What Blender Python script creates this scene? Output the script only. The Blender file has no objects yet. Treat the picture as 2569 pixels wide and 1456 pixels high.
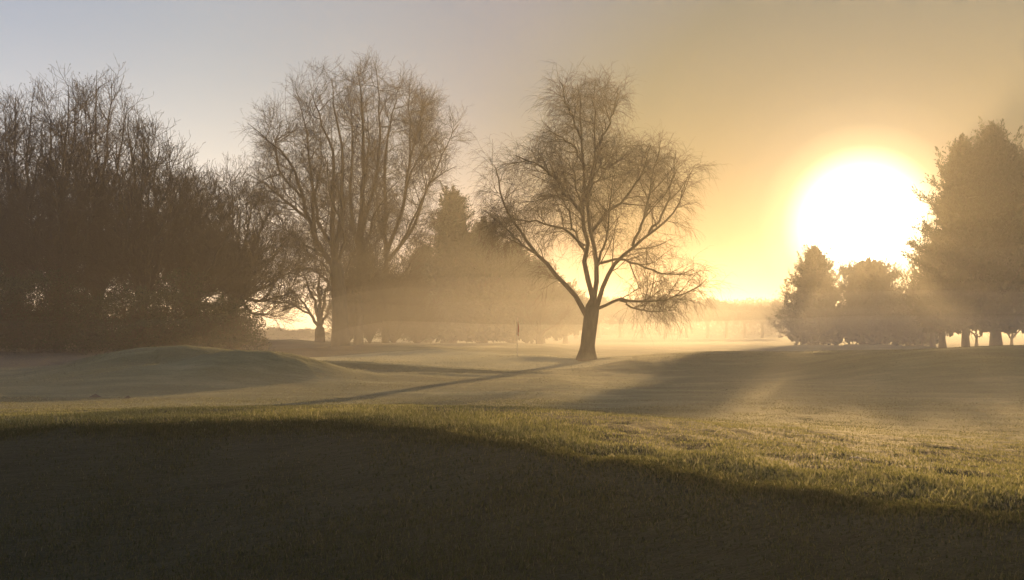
import bpy, math
import numpy as np

# ------------------------------------------------------------------ basics
scene = bpy.context.scene
col = scene.collection
F = 2466.0            # focal length in units of a 2568 x 1456 picture
UC, VC = 1284.0, 728.0
HORIZON = 820.0
PITCH = math.atan((HORIZON - VC) / F)
CZ = 2.2              # camera height above the plain, metres
SUN_AZ = math.atan((2165 - UC) / F)
SUN_EL = math.radians(5.6)
SUN_DIR = np.array([math.sin(SUN_AZ) * math.cos(SUN_EL), math.cos(SUN_AZ) * math.cos(SUN_EL), math.sin(SUN_EL)])
CP, SP = math.cos(PITCH), math.sin(PITCH)


def px(u, v, Y):
    """world point at depth Y seen at u, v from the photographer's place"""
    xc, yc = (u - UC) / F, (VC - v) / F
    dy = CP - yc * SP
    t = Y / dy
    return np.array([xc * t, Y, (yc * CP + SP) * t + CZ])


def tag(o, label=None, cat=None, group=None, kind=None):
    if label: o['label'] = label
    if cat: o['category'] = cat
    if group: o['group'] = group
    if kind: o['kind'] = kind
    return o


def mesh_obj(name, verts, faces, mat, parent=None, smooth=False):
    """faces: array (n,3) or (n,4), or list of such arrays"""
    verts = np.asarray(verts, dtype=np.float32)
    fl = faces if isinstance(faces, list) else [faces]
    fl = [np.asarray(f, dtype=np.int32) for f in fl if len(f)]
    me = bpy.data.meshes.new(name)
    me.vertices.add(len(verts))
    me.vertices.foreach_set('co', verts.ravel())
    idx = np.concatenate([f.ravel() for f in fl])
    tot = np.concatenate([np.full(len(f), f.shape[1], np.int32) for f in fl])
    start = np.concatenate([[0], np.cumsum(tot)[:-1]]).astype(np.int32)
    me.loops.add(len(idx))
    me.loops.foreach_set('vertex_index', idx)
    me.polygons.add(len(tot))
    me.polygons.foreach_set('loop_start', start)
    me.polygons.foreach_set('loop_total', tot)
    if smooth:
        me.polygons.foreach_set('use_smooth', np.ones(len(tot), dtype=bool))
    me.update(calc_edges=True)
    me.validate()
    for m in (mat if isinstance(mat, (list, tuple)) else [mat]):
        me.materials.append(m)
    o = bpy.data.objects.new(name, me)
    col.objects.link(o)
    if parent is not None:
        o.parent = parent
    return o


def empty(name, loc):
    o = bpy.data.objects.new(name, None)
    o.location = tuple(loc)
    o.empty_display_size = 0.5
    col.objects.link(o)
    return o


# ------------------------------------------------------------------ noise
_rg = np.random.default_rng(7)
_LAT = _rg.random((256, 256))


def vnoise(x, y):
    xi, yi = np.floor(x).astype(int), np.floor(y).astype(int)
    fx, fy = x - xi, y - yi
    fx, fy = fx * fx * (3 - 2 * fx), fy * fy * (3 - 2 * fy)
    x0, x1, y0, y1 = xi & 255, (xi + 1) & 255, yi & 255, (yi + 1) & 255
    a = _LAT[x0, y0] * (1 - fx) + _LAT[x1, y0] * fx
    b = _LAT[x0, y1] * (1 - fx) + _LAT[x1, y1] * fx
    return (a * (1 - fy) + b * fy) * 2 - 1


# ------------------------------------------------------------------ terrain
def smooth(a, b, x):
    t = np.clip((x - a) / (b - a), 0, 1)  # also works with b < a
    return t * t * (3 - 2 * t)


def zc(v, Y):
    return -(v - HORIZON) / F * Y


# plain, relative to the camera height, along the left half and the right half of the view
BL_Y = [-40, 1, 6, 14, 20, 33, 40, 50, 56, 60, 70, 80, 117, 200, 400, 3000]
BL_Z = [-1.7, -2.4, -2.6, -1.98, -1.94, -1.93, -1.89, -1.71, -1.60, -1.52, -1.50, -1.52, -1.9, -2.5, -3.0, -3.0]
BR_Y = [-40, 1, 6, 14, 20, 33, 42, 46, 60, 75, 117, 200, 400, 3000]
BR_Z = [-1.7, -2.4, -2.6, -1.98, -1.96, -2.03, -2.06, -2.02, -1.95, -1.92, -2.1, -2.5, -3.0, -3.0]

# crest lines: (u, v, Y) points, width on the near side, width on the far side
RIDGES = [
    ([(-1500, 1100, 12), (-600, 1072, 12.3), (0, 1063, 12.5), (300, 1052, 12.6), (700, 1045, 12.5), (950, 1049, 12), (1200, 1074, 11),
      (1500, 1125, 9.5), (1900, 1182, 8), (2300, 1232, 7), (2700, 1262, 6.3), (3600, 1300, 5.6)], 3.1, 7.5),
    ([(-500, 985, 33), (-200, 972, 35), (0, 958, 36), (150, 926, 37), (300, 886, 38), (390, 867, 39), (470, 863, 39), (560, 871, 39.5), (640, 882, 40), (720, 905, 40)], 3.4, 7.0),
    ([(430, 915, 34.5), (520, 889, 35), (600, 878, 35.5), (670, 877, 36), (730, 885, 36.5), (800, 903, 37), (870, 924, 37.5), (930, 933, 38)], 2.6, 4.0),
    ([(700, 883, 59), (800, 873, 60), (900, 864, 60), (970, 862, 60), (1050, 866, 60), (1150, 876, 59), (1250, 885, 58), (1330, 891, 57)], 3.0, 6.0),
    ([(600, 857, 80), (670, 853, 80), (730, 852, 80), (800, 857, 80)], 5.0, 8.0),
    ([(870, 925, 38), (950, 928, 39.5), (1050, 921, 42), (1150, 910, 45), (1250, 898, 49), (1320, 893, 51), (1400, 898, 50.6), (1478, 901, 50)], 0.9, 3.5),
    ([(1470, 916, 46), (1600, 904, 46), (1750, 894, 46), (1900, 888, 46), (2100, 886, 47), (2300, 882, 48)], 4.6, 18.0),
    ([(1950, 958, 37), (2050, 941, 37.5), (2150, 916, 38), (2250, 894, 38.5), (2350, 881, 39), (2450, 873, 40), (2568, 868, 41), (2900, 864, 43), (3500, 870, 46)], 5.5, 11.0),
    ([(1250, 977, 30.5), (1500, 975, 31), (1700, 972, 32), (1850, 966, 33), (1960, 957, 36)], 2.5, 2.0),
    ([(1480, 886, 75), (1650, 880, 75), (1800, 881, 75), (2000, 885, 75)], 8.0, 10.0),
]
R_WORLD = []
for pts, wn, wf in RIDGES:
    R_WORLD.append((np.array([[(u - UC) / F * Y, Y, zc(v, Y)] for u, v, Y in pts]), wn, wf))


def base_plain(x, y):
    s = x / np.maximum(y, 2.0)
    w = smooth(0.03, 0.09, s)
    return np.interp(y, BL_Y, BL_Z) * (1 - w) + np.interp(y, BR_Y, BR_Z) * w


def height(x, y, micro=True):
    x = np.asarray(x, float); y = np.asarray(y, float)
    b = base_plain(x, y)
    acc = np.zeros_like(b)
    for ri, (P, wn, wf) in enumerate(R_WORLD):
        best = np.full(x.shape, 1e9); cz = np.zeros(x.shape); near = np.zeros(x.shape, bool)
        for i in range(len(P) - 1):
            a, c = P[i], P[i + 1]
            dx, dy = c[0] - a[0], c[1] - a[1]
            t = np.clip(((x - a[0]) * dx + (y - a[1]) * dy) / (dx * dx + dy * dy), 0, 1)
            qx, qy = a[0] + t * dx, a[1] + t * dy
            d = np.hypot(x - qx, y - qy)
            m = d < best
            best = np.where(m, d, best)
            cz = np.where(m, a[2] + t * (c[2] - a[2]), cz)
            near = np.where(m, y < qy, near)
        w = np.where(near, wn, wf)
        amp = np.maximum(cz - b, 0.0)
        if ri == 0:
            r = amp * np.where(near, np.exp(-(np.maximum(best - 0.6, 0.0) / w) ** 1.4), np.exp(-(best / w) ** 2))
        else:
            r = amp * np.exp(-(best / w) ** 2)
        acc = np.power(np.power(acc, 5) + np.power(r, 5) + 1e-30, 0.2)
    z = b + acc
    if micro:
        far = np.clip(y / 30.0, 0.25, 3.0)
        z = z + 0.045 * vnoise(x / 5.1 + 3, y / 6.5) * np.minimum(far, 1.4)
        z = z + 0.024 * vnoise(x / 1.7 + 40, y / 1.9 + 9)
        z = z + 0.010 * vnoise(x / 0.55 + 80, y / 0.6 + 19)
        rough = smooth(0.0, 0.12, x / np.maximum(y, 2.0)) * smooth(24, 13, y) + 0.35 * smooth(17, 11, y)
        z = z + 0.020 * rough * vnoise(x / 0.42 + 11, y / 0.5 + 55)
        z = z + 0.008 * rough * vnoise(x / 0.16 + 71, y / 0.2 + 5)
    return z + CZ


def ground_at(x, y):
    return float(height(np.array([x]), np.array([y]), False)[0])


# ------------------------------------------------------------------ materials
def new_mat(name):
    m = bpy.data.materials.new(name)
    m.use_nodes = True
    m.node_tree.nodes.clear()
    return m, m.node_tree.nodes, m.node_tree.links


def mix_rgb(N, L, fac, a, b):
    n = N.new('ShaderNodeMix'); n.data_type = 'RGBA'
    if isinstance(fac, (int, float)): n.inputs[0].default_value = fac
    else: L.new(fac, n.inputs[0])
    for sock, val in ((n.inputs[6], a), (n.inputs[7], b)):
        if isinstance(val, tuple): sock.default_value = (*val, 1)
        else: L.new(val, sock)
    return n.outputs[2]


def noise_tex(N, L, vec, scale, detail=4, rough=0.6):
    n = N.new('ShaderNodeTexNoise'); n.inputs['Scale'].default_value = scale
    n.inputs['Detail'].default_value = detail; n.inputs['Roughness'].default_value = rough
    L.new(vec, n.inputs['Vector'])
    return n.outputs['Fac']


def ramp(N, L, fac, stops):
    r = N.new('ShaderNodeValToRGB')
    e = r.color_ramp.elements
    while len(e) < len(stops): e.new(0.5)
    for k, (p, c) in enumerate(stops):
        e[k].position = p; e[k].color = (*c, 1) if len(c) == 3 else c
    L.new(fac, r.inputs[0])
    return r.outputs[0]


def make_ground_mat():
    m, N, L = new_mat('turf')
    geo = N.new('ShaderNodeNewGeometry'); pos = geo.outputs['Position']
    big = noise_tex(N, L, pos, 0.13, 3)
    mid = noise_tex(N, L, pos, 0.9, 5)
    fine = noise_tex(N, L, pos, 14.0, 6, 0.75)
    c1 = ramp(N, L, mid, [(0.3, (0.020, 0.021, 0.007)), (0.7, (0.040, 0.038, 0.013))])
    c2 = ramp(N, L, fine, [(0.25, (0.016, 0.017, 0.006)), (0.75, (0.055, 0.053, 0.020))])
    c = mix_rgb(N, L, 0.45, c1, c2)
    # paler turf beyond the near bank: sunlit brightness painted into the fairway colour
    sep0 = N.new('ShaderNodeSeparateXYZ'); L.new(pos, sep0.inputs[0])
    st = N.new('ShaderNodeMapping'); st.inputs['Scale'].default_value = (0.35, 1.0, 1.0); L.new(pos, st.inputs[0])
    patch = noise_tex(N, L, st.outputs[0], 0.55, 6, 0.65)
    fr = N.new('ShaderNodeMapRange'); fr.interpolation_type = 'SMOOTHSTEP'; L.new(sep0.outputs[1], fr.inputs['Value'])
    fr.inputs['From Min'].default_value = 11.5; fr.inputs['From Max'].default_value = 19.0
    lit_turf = ramp(N, L, patch, [(0.32, (0.032, 0.040, 0.014)), (0.52, (0.090, 0.102, 0.042)), (0.72, (0.24, 0.242, 0.125))])
    lit_turf = mix_rgb(N, L, 0.40, lit_turf, ramp(N, L, fine, [(0.25, (0.04, 0.042, 0.018)), (0.75, (0.27, 0.255, 0.125))]))
    c = mix_rgb(N, L, fr.outputs['Result'], c, lit_turf)
    # ground under the left thicket: shade of the trees painted dark brown
    thicket_shade = N.new('ShaderNodeMapRange'); thicket_shade.interpolation_type = 'SMOOTHSTEP'
    lx = N.new('ShaderNodeVectorMath'); lx.operation = 'SUBTRACT'; L.new(pos, lx.inputs[0]); lx.inputs[1].default_value = (-24.0, 62.0, 0.0)
    ls = N.new('ShaderNodeVectorMath'); ls.operation = 'MULTIPLY'; L.new(lx.outputs[0], ls.inputs[0]); ls.inputs[1].default_value = (1 / 17.0, 1 / 18.0, 0.0)
    ll = N.new('ShaderNodeVectorMath'); ll.operation = 'LENGTH'; L.new(ls.outputs[0], ll.inputs[0]); L.new(ll.outputs['Value'], thicket_shade.inputs['Value'])
    thicket_shade.inputs['From Min'].default_value = 1.08; thicket_shade.inputs['From Max'].default_value = 0.86
    c = mix_rgb(N, L, thicket_shade.outputs['Result'], c, mix_rgb(N, L, fine, (0.035, 0.026, 0.016), (0.075, 0.055, 0.032)))
    # mown putting green: a paler patch round the flag
    sep = N.new('ShaderNodeSeparateXYZ'); L.new(pos, sep.inputs[0])
    def math_(op, a, b=None):
        n = N.new('ShaderNodeMath'); n.operation = op
        for k, v in enumerate((a, b)):
            if v is None: continue
            if isinstance(v, (int, float)): n.inputs[k].default_value = v
            else: L.new(v, n.inputs[k])
        return n.outputs[0]
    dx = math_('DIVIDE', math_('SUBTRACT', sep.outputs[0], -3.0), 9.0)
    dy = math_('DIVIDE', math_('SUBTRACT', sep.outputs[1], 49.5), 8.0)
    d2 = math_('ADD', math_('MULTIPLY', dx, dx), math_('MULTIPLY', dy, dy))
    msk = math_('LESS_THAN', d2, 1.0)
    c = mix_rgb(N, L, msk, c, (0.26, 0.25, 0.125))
    bs = N.new('ShaderNodeBsdfPrincipled')
    L.new(c, bs.inputs['Base Color'])
    bs.inputs['Roughness'].default_value = 0.9
    bs.inputs['Specular IOR Level'].default_value = 0.08
    bs.inputs['Sheen Weight'].default_value = 0.05
    bs.inputs['Sheen Roughness'].default_value = 0.5
    bs.inputs['Sheen Tint'].default_value = (1.0, 0.95, 0.75, 1)
    bmp = N.new('ShaderNodeBump'); bmp.inputs['Strength'].default_value = 0.55; bmp.inputs['Distance'].default_value = 0.04
    f2 = noise_tex(N, L, pos, 30.0, 4, 0.7)
    f3 = noise_tex(N, L, st.outputs[0], 2.6, 8, 0.62)
    bm2 = N.new('ShaderNodeBump'); bm2.inputs['Strength'].default_value = 0.7; bm2.inputs['Distance'].default_value = 0.12
    L.new(f3, bm2.inputs['Height']); L.new(bm2.outputs[0], bmp.inputs['Normal'])
    L.new(f2, bmp.inputs['Height']); L.new(bmp.outputs[0], bs.inputs['Normal'])
    out = N.new('ShaderNodeOutputMaterial'); L.new(bs.outputs[0], out.inputs['Surface'])
    return m


def make_leafy_mat(name, stops, trans=0.35, rough=0.6):
    m, N, L = new_mat(name)
    geo = N.new('ShaderNodeNewGeometry')
    c = ramp(N, L, geo.outputs['Random Per Island'], stops)
    bs = N.new('ShaderNodeBsdfPrincipled'); L.new(c, bs.inputs['Base Color'])
    bs.inputs['Roughness'].default_value = rough; bs.inputs['Specular IOR Level'].default_value = 0.3
    tr = N.new('ShaderNodeBsdfTranslucent'); L.new(c, tr.inputs['Color'])
    mx = N.new('ShaderNodeMixShader'); mx.inputs[0].default_value = trans
    L.new(bs.outputs[0], mx.inputs[1]); L.new(tr.outputs[0], mx.inputs[2])
    out = N.new('ShaderNodeOutputMaterial'); L.new(mx.outputs[0], out.inputs['Surface'])
    return m


def make_bark_mat(name, a, b, scale=5.0):
    m, N, L = new_mat(name)
    tc = N.new('ShaderNodeTexCoord')
    mp = N.new('ShaderNodeMapping'); mp.inputs['Scale'].default_value = (1, 1, 0.25)
    L.new(tc.outputs['Object'], mp.inputs[0])
    f = noise_tex(N, L, mp.outputs[0], scale, 6, 0.7)
    c = ramp(N, L, f, [(0.3, a), (0.7, b)])
    bs = N.new('ShaderNodeBsdfPrincipled'); L.new(c, bs.inputs['Base Color'])
    bs.inputs['Roughness'].default_value = 0.9; bs.inputs['Specular IOR Level'].default_value = 0.15
    bmp = N.new('ShaderNodeBump'); bmp.inputs['Strength'].default_value = 0.6; bmp.inputs['Distance'].default_value = 0.03
    L.new(f, bmp.inputs['Height']); L.new(bmp.outputs[0], bs.inputs['Normal'])
    out = N.new('ShaderNodeOutputMaterial'); L.new(bs.outputs[0], out.inputs['Surface'])
    return m


def make_plain_mat(name, c, rough=0.6):
    m, N, L = new_mat(name)
    tc = N.new('ShaderNodeTexCoord')
    f = noise_tex(N, L, tc.outputs['Object'], 9.0, 4)
    cc = ramp(N, L, f, [(0.3, tuple(0.75 * k for k in c)), (0.7, c)])
    bs = N.new('ShaderNodeBsdfPrincipled'); L.new(cc, bs.inputs['Base Color'])
    bs.inputs['Roughness'].default_value = rough
    out = N.new('ShaderNodeOutputMaterial'); L.new(bs.outputs[0], out.inputs['Surface'])
    return m


def make_volume_mat(name, density, color, g):
    m, N, L = new_mat(name)
    v = N.new('ShaderNodeVolumePrincipled')
    v.inputs['Color'].default_value = (*color, 1)
    v.inputs['Density'].default_value = density
    v.inputs['Anisotropy'].default_value = g
    out = N.new('ShaderNodeOutputMaterial'); L.new(v.outputs[0], out.inputs['Volume'])
    return m


M_TURF = make_ground_mat()
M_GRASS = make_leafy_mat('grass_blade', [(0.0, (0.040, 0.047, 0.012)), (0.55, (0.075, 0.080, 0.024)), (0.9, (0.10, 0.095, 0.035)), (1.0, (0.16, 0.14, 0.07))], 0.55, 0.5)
M_LIT_GRASS = make_leafy_mat('lit_grass_blade', [(0.0, (0.11, 0.118, 0.036)), (0.6, (0.175, 0.18, 0.068)), (1.0, (0.33, 0.31, 0.17))], 0.6, 0.55)  # paler copy of the blades: sunlight past the crest put into the colour
M_BARK = make_bark_mat('bark', (0.030, 0.024, 0.017), (0.075, 0.060, 0.042))
M_TWIG = make_bark_mat('twig_bark', (0.035, 0.024, 0.016), (0.070, 0.050, 0.034), 2.0)
M_LEAF = make_leafy_mat('dry_leaf', [(0.0, (0.045, 0.032, 0.018)), (1.0, (0.085, 0.062, 0.032))], 0.3)
M_EVERGREEN = make_leafy_mat('evergreen_leaf', [(0.0, (0.020, 0.028, 0.012)), (1.0, (0.050, 0.062, 0.026))], 0.06, 0.8)
M_CONIFER = make_leafy_mat('conifer_foliage', [(0.0, (0.026, 0.036, 0.014)), (1.0, (0.042, 0.055, 0.022))], 0.08, 0.85)
M_POLE = make_plain_mat('painted_pole', (0.35, 0.33, 0.28), 0.4)
M_FLAG = make_leafy_mat('flag_cloth', [(0.0, (0.22, 0.03, 0.02)), (1.0, (0.22, 0.03, 0.02))], 0.3)
M_SOIL = make_plain_mat('soil', (0.05, 0.035, 0.022), 0.9)
M_DEADWOOD = make_plain_mat('dead_wood', (0.45, 0.38, 0.26), 0.6)

# ------------------------------------------------------------------ ground sheet
ys = np.concatenate([np.linspace(-30, 2.9, 40), np.geomspace(3.0, 60.0, 620), np.geomspace(60.4, 1500.0, 210)])
ss = np.linspace(-1, 1, 600)
YY, S = np.meshgrid(ys, ss, indexing='ij')
XX = S * (0.66 * np.maximum(YY, 0) + 9.0)
ZZ = np.zeros_like(XX)
for k in range(0, len(ys), 60):
    ZZ[k:k + 60] = height(XX[k:k + 60], YY[k:k + 60])
V = np.stack([XX, YY, ZZ], -1).reshape(-1, 3)
nr, nc = XX.shape
ii, jj = np.meshgrid(np.arange(nr - 1), np.arange(nc - 1), indexing='ij')
a = (ii * nc + jj).ravel()
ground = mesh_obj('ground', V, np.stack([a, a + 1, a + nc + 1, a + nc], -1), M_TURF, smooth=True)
tag(ground, 'rolling golf course turf with low mounds, a putting green and a shaded bank in front', 'ground', kind='structure')

# ------------------------------------------------------------------ near grass
rg = np.random.default_rng(11)
n = 330000
gy = np.exp(rg.uniform(math.log(4.2), math.log(27.0), n))
gx = rg.uniform(-0.60, 0.60, n) * gy
# a thicker band of rough grass along the crest of the bank
nb_ = 230000
CR = R_WORLD[0][0]
cx_ = rg.uniform(-8.5, 8.5, nb_)
cyl = np.interp(cx_, CR[:, 0], CR[:, 1])
gx = np.r_[gx, cx_]
gy = np.r_[gy, cyl - 0.75 + np.abs(rg.normal(0, 1.0, nb_)) * rg.choice([-0.25, 1.0], nb_)]
nf_ = 170000
fy_ = np.exp(rg.uniform(math.log(17.0), math.log(56.0), nf_))
gx = np.r_[gx, rg.uniform(-0.60, 0.60, nf_) * fy_]; gy = np.r_[gy, fy_]
n = len(gx)
clump = vnoise(gx / 0.35 + 5, gy / 0.4 + 7) * 0.5 + vnoise(gx / 1.3, gy / 1.5) * 0.5
keep = (rg.random(n) < np.clip(0.62 + 0.6 * clump, 0.12, 1)) & (gy > 3.5)
gx, gy, clump = gx[keep], gy[keep], clump[keep]
n = len(gx)
crest = np.exp(-((gy - np.interp(gx, CR[:, 0], CR[:, 1]) - 0.3) / 1.6) ** 2)
gz = height(gx, gy) - 0.004
rightside = smooth(0.0, 0.12, gx / gy)
h = rg.uniform(0.020, 0.050, n) * (1 + 0.35 * clump) * (0.85 - 0.15 * rightside) * np.interp(gy, [4, 13, 18, 27], [1, 1, 0.7, 0.6]) * (1 + 0.4 * crest)
long_ = rg.random(n) < 0.03
h = np.where(long_, h * 1.7, h)
w = np.maximum(rg.uniform(0.003, 0.0055, n), gy * 0.00028)
az = rg.uniform(0, 2 * math.pi, n)
lean = rg.uniform(0.1, 0.75, n) * h
la = rg.uniform(0, 2 * math.pi, n)
P0 = np.stack([gx - np.cos(az) * w, gy - np.sin(az) * w, gz], -1)
P1 = np.stack([gx + np.cos(az) * w, gy + np.sin(az) * w, gz], -1)
mx_, my_ = gx + np.cos(la) * lean * 0.35, gy + np.sin(la) * lean * 0.35
P2 = np.stack([mx_ + np.cos(az) * w * 0.7, my_ + np.sin(az) * w * 0.7, gz + h * 0.62], -1)
P3 = np.stack([mx_ - np.cos(az) * w * 0.7, my_ - np.sin(az) * w * 0.7, gz + h * 0.62], -1)
P4 = np.stack([gx + np.cos(la) * lean, gy + np.sin(la) * lean, gz + h], -1)
V = np.stack([P0, P1, P2, P3, P4], 1).reshape(-1, 3)
b = np.arange(n)[:, None] * 5
grass = mesh_obj('grass', V, [b + np.array([[0, 1, 2, 3]]), b + np.array([[3, 2, 4]])], [M_GRASS, M_LIT_GRASS])
lit_tone = (gy - np.interp(gx, CR[:, 0], CR[:, 1]) + 0.45 + 0.25 * rg.normal(0, 1, n) > 0) & ((gy < 17) | (rg.random(n) < 0.45))  # blades past the crest line take the painted sunlit tone
lit_tone = lit_tone.astype(np.int32)
grass.data.polygons.foreach_set('material_index', np.r_[lit_tone, lit_tone]); grass.data.update()
tag(grass, 'short grass blades along the crest of the near bank, sunlit ones coloured paler', 'grass', kind='stuff')


# ------------------------------------------------------------------ tree tools
def norm(v):
    return v / np.maximum(np.linalg.norm(v, axis=-1, keepdims=True), 1e-9)


def tubes(P, R, sides):
    """P (N,K,3), R (N,K) -> verts, quads"""
    N_, K, _ = P.shape
    T = np.gradient(P, axis=1)
    T = norm(T)
    ref = np.where(np.abs(T[:, :1, 2:3]) > 0.8, np.array([1.0, 0.13, 0.0]), np.array([0.0, 0.07, 1.0]))
    A = norm(np.cross(T, np.broadcast_to(ref, T.shape)))
    B = np.cross(T, A)
    ang = np.arange(sides) * 2 * math.pi / sides
    ring = A[:, :, None, :] * np.cos(ang)[None, None, :, None] + B[:, :, None, :] * np.sin(ang)[None, None, :, None]
    V = P[:, :, None, :] + ring * R[:, :, None, None]
    i, k, s = np.meshgrid(np.arange(N_), np.arange(K - 1), np.arange(sides), indexing='ij')
    base = (i * K + k) * sides
    s2 = (s + 1) % sides
    Q = np.stack([base + s, base + s2, base + sides + s2, base + sides + s], -1).reshape(-1, 4)
    return V.reshape(-1, 3), Q


class Bag:
    def __init__(self): self.V, self.Fq, self.n = [], [], 0
    def add(self, V, Q):
        self.V.append(V); self.Fq.append(Q + self.n); self.n += len(V)
    def build(self, name, mat, parent, origin, smooth=False):
        V = np.concatenate(self.V) - np.asarray(origin)
        w = {}
        for q in self.Fq: w.setdefault(q.shape[1], []).append(q)
        return mesh_obj(name, V, [np.concatenate(x) for x in w.values()], mat, parent, smooth)


def resample(pts, K):
    pts = np.asarray(pts, float)
    # Catmull-Rom style smoothing through linear resample + blur
    seg = np.r_[0, np.cumsum(np.linalg.norm(np.diff(pts, axis=0), axis=1))]
    t = np.linspace(0, seg[-1], K)
    out = np.stack([np.interp(t, seg, pts[:, k]) for k in range(3)], -1)
    sm = out.copy()
    sm[1:-1] = 0.25 * out[:-2] + 0.5 * out[1:-1] + 0.25 * out[2:]
    return sm


def inside(env, p):
    """env: list of (centre, radii) ellipsoids"""
    ok = np.zeros(p.shape[0], bool)
    for c, r in env:
        ok |= (((p - c) / r) ** 2).sum(-1) < 1.0
    return ok


def sprout(rg, P, R, n, t0, t1, ang, angsd, length, lensd, K, up, wig, r0, r1, env=None, tipbias=1.0, taper=0.5):
    """children of parent paths P; returns paths and radii"""
    N_, KP, _ = P.shape
    idx = np.repeat(np.arange(N_), n)
    t = t0 + (t1 - t0) * (np.tile(np.arange(n), N_) + rg.random(N_ * n)) / n
    t = np.clip(t, 0, 0.999) ** tipbias
    f = t * (KP - 1); k = np.minimum(f.astype(int), KP - 2); fr = (f - k)[:, None]
    p = P[idx, k] * (1 - fr) + P[idx, k + 1] * fr
    T = norm(P[idx, k + 1] - P[idx, k])
    rp = R[idx, k] * (1 - fr[:, 0]) + R[idx, k + 1] * fr[:, 0]
    ref = np.where(np.abs(T[:, 2:3]) > 0.9, np.array([1.0, 0, 0]), np.array([0, 0, 1.0]))
    A = norm(np.cross(T, ref)); B = np.cross(T, A)
    phi = rg.uniform(0, 2 * math.pi, len(idx))[:, None]
    a = np.radians(rg.normal(ang, angsd, len(idx)))[:, None]
    d0 = np.cos(a) * T + np.sin(a) * (np.cos(phi) * A + np.sin(phi) * B)
    Ln = length * np.clip(rg.normal(1, lensd, len(idx)), 0.35, 2.0) * (1 - taper * t)
    noise_ = rg.normal(0, wig, (len(idx), K - 1, 3))
    upv = np.array([0, 0, up])
    scale = np.ones(len(idx))
    alive = np.ones(len(idx), bool)
    for trial in range(4):
        path = np.zeros((len(idx), K, 3)); path[:, 0] = p
        d = d0.copy()
        for s in range(1, K):
            d = norm(d + upv + noise_[:, s - 1])
            path[:, s] = path[:, s - 1] + d * (Ln * scale)[:, None] / (K - 1)
        if env is None: break
        ok = inside(env, path[:, -1])
        if ok.all(): break
        if trial == 3: alive = ok
        else: scale = np.where(ok, scale, scale * 0.62)
    rs = np.minimum(rp * 0.75, r0 * (0.45 + 0.55 * np.clip(Ln * scale / length, 0, 1.3)))
    rr = rs[:, None] * (1 - np.linspace(0, 1, K))[None, :] + r1 * np.linspace(0, 1, K)[None, :]
    rr = np.maximum(rr, r1)
    return path[alive], rr[alive]


def ellipses(lst, conv, Y, depth=0.85, jit=0.0):
    """silhouette ellipses in crop coordinates -> ellipsoids round the tree"""
    out = []
    for e in lst:
        cx, cy, rx, ry = e[:4]
        dy = e[4] if len(e) > 4 else 0.0
        u, v = conv(cx, cy); u2, _ = conv(cx + rx, cy); _, v2 = conv(cx, cy + ry)
        k = Y / F
        c = px(u, v, Y + dy)
        out.append((c, np.array([abs(u2 - u) * k, abs(u2 - u) * k * depth, abs(v2 - v) * k])))
    return out


def limb_path(pts, conv, Y, d0, d1, K=12):
    """polyline of crop points -> 3-D limb whose depth drifts from d0 to d1 metres"""
    m = len(pts)
    q = [px(*conv(x, y), Y + d0 + (d1 - d0) * (k / (m - 1)) ** 1.2) for k, (x, y) in enumerate(pts)]
    return resample(q, K)


def bare_tree(name, base_uY, trunk, limbs, env, label, cat, group, seed, conv, levels, twig_up=0.05, trunk_r=(0.4, 0.3), limb_r=0.2,
              leaves=0, leaf_size=0.06, twig_r=0.008, flare=1.5):
    """trunk: crop polyline; limbs: list of (polyline, depth0, depth1, radius factor); levels: list of dicts for sprout"""
    rg = np.random.default_rng(seed)
    u0, Y = base_uY
    x0 = (u0 - UC) / F * Y
    z0 = ground_at(x0, Y)
    root = empty(name, (x0, Y, z0))
    tag(root, label, cat, group)
    tb = Bag()
    tp = limb_path(trunk, conv, Y, 0, 0, 14)
    tp[0] = (tp[0][0], Y, z0 - 0.25)
    tr = np.linspace(trunk_r[0], trunk_r[1], 14)
    tr[-1] *= 0.08; tr[-2] *= 0.55; tr[-3] *= 0.85
    tr[0] *= flare; tr[1] *= 1 + (flare - 1) * 0.45; tr[2] *= 1 + (flare - 1) * 0.15
    tb.add(*tubes(tp[None], tr[None], 12))
    LP, LR = [], []
    for pts, d0, d1, rf in limbs:
        lp = limb_path(pts, conv, Y, d0, d1, 14)
        lp[1:] += rg.normal(0, 0.05, lp[1:].shape)
        r = limb_r * rf
        lr = r * (1 - np.linspace(0, 1, 14)) ** 0.9 + 0.016
        LP.append(lp); LR.append(lr)
    LP, LR = np.array(LP), np.array(LR)
    tb.add(*tubes(LP, LR, 7))
    tb.build('trunk', M_BARK, root, (x0, Y, z0), True)
    cb = Bag()
    P, R = LP, LR
    tips = None
    for li, lv in enumerate(levels):
        lv = dict(lv)
        sides = lv.pop('sides', 3)
        extra = lv.pop('with_limbs', None)
        ev = env if li == 0 else None
        if extra:
            lvx = dict(lv); lvx.update(extra)
            P2, R2 = sprout(rg, LP, LR, env=ev, **lvx)
        P, R = sprout(rg, P, R, env=ev, **lv)
        cb.add(*tubes(P, R, sides))
        if extra:
            cb.add(*tubes(P2, R2, sides))
            if P2.shape[1] == P.shape[1]:
                P, R = np.concatenate([P, P2]), np.concatenate([R, R2])
    cb.build('crown', M_TWIG, root, (x0, Y, z0))
    if leaves:
        pick = rg.integers(0, len(P), leaves)
        kk = rg.integers(P.shape[1] // 2, P.shape[1], leaves)
        c = P[pick, kk] + rg.normal(0, 0.03, (leaves, 3))
        V, Q = leaf_quads(rg, c, leaf_size)
        lb = Bag(); lb.add(V, Q)
        lb.build('leaves', M_LEAF, root, (x0, Y, z0))
    return root


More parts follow.
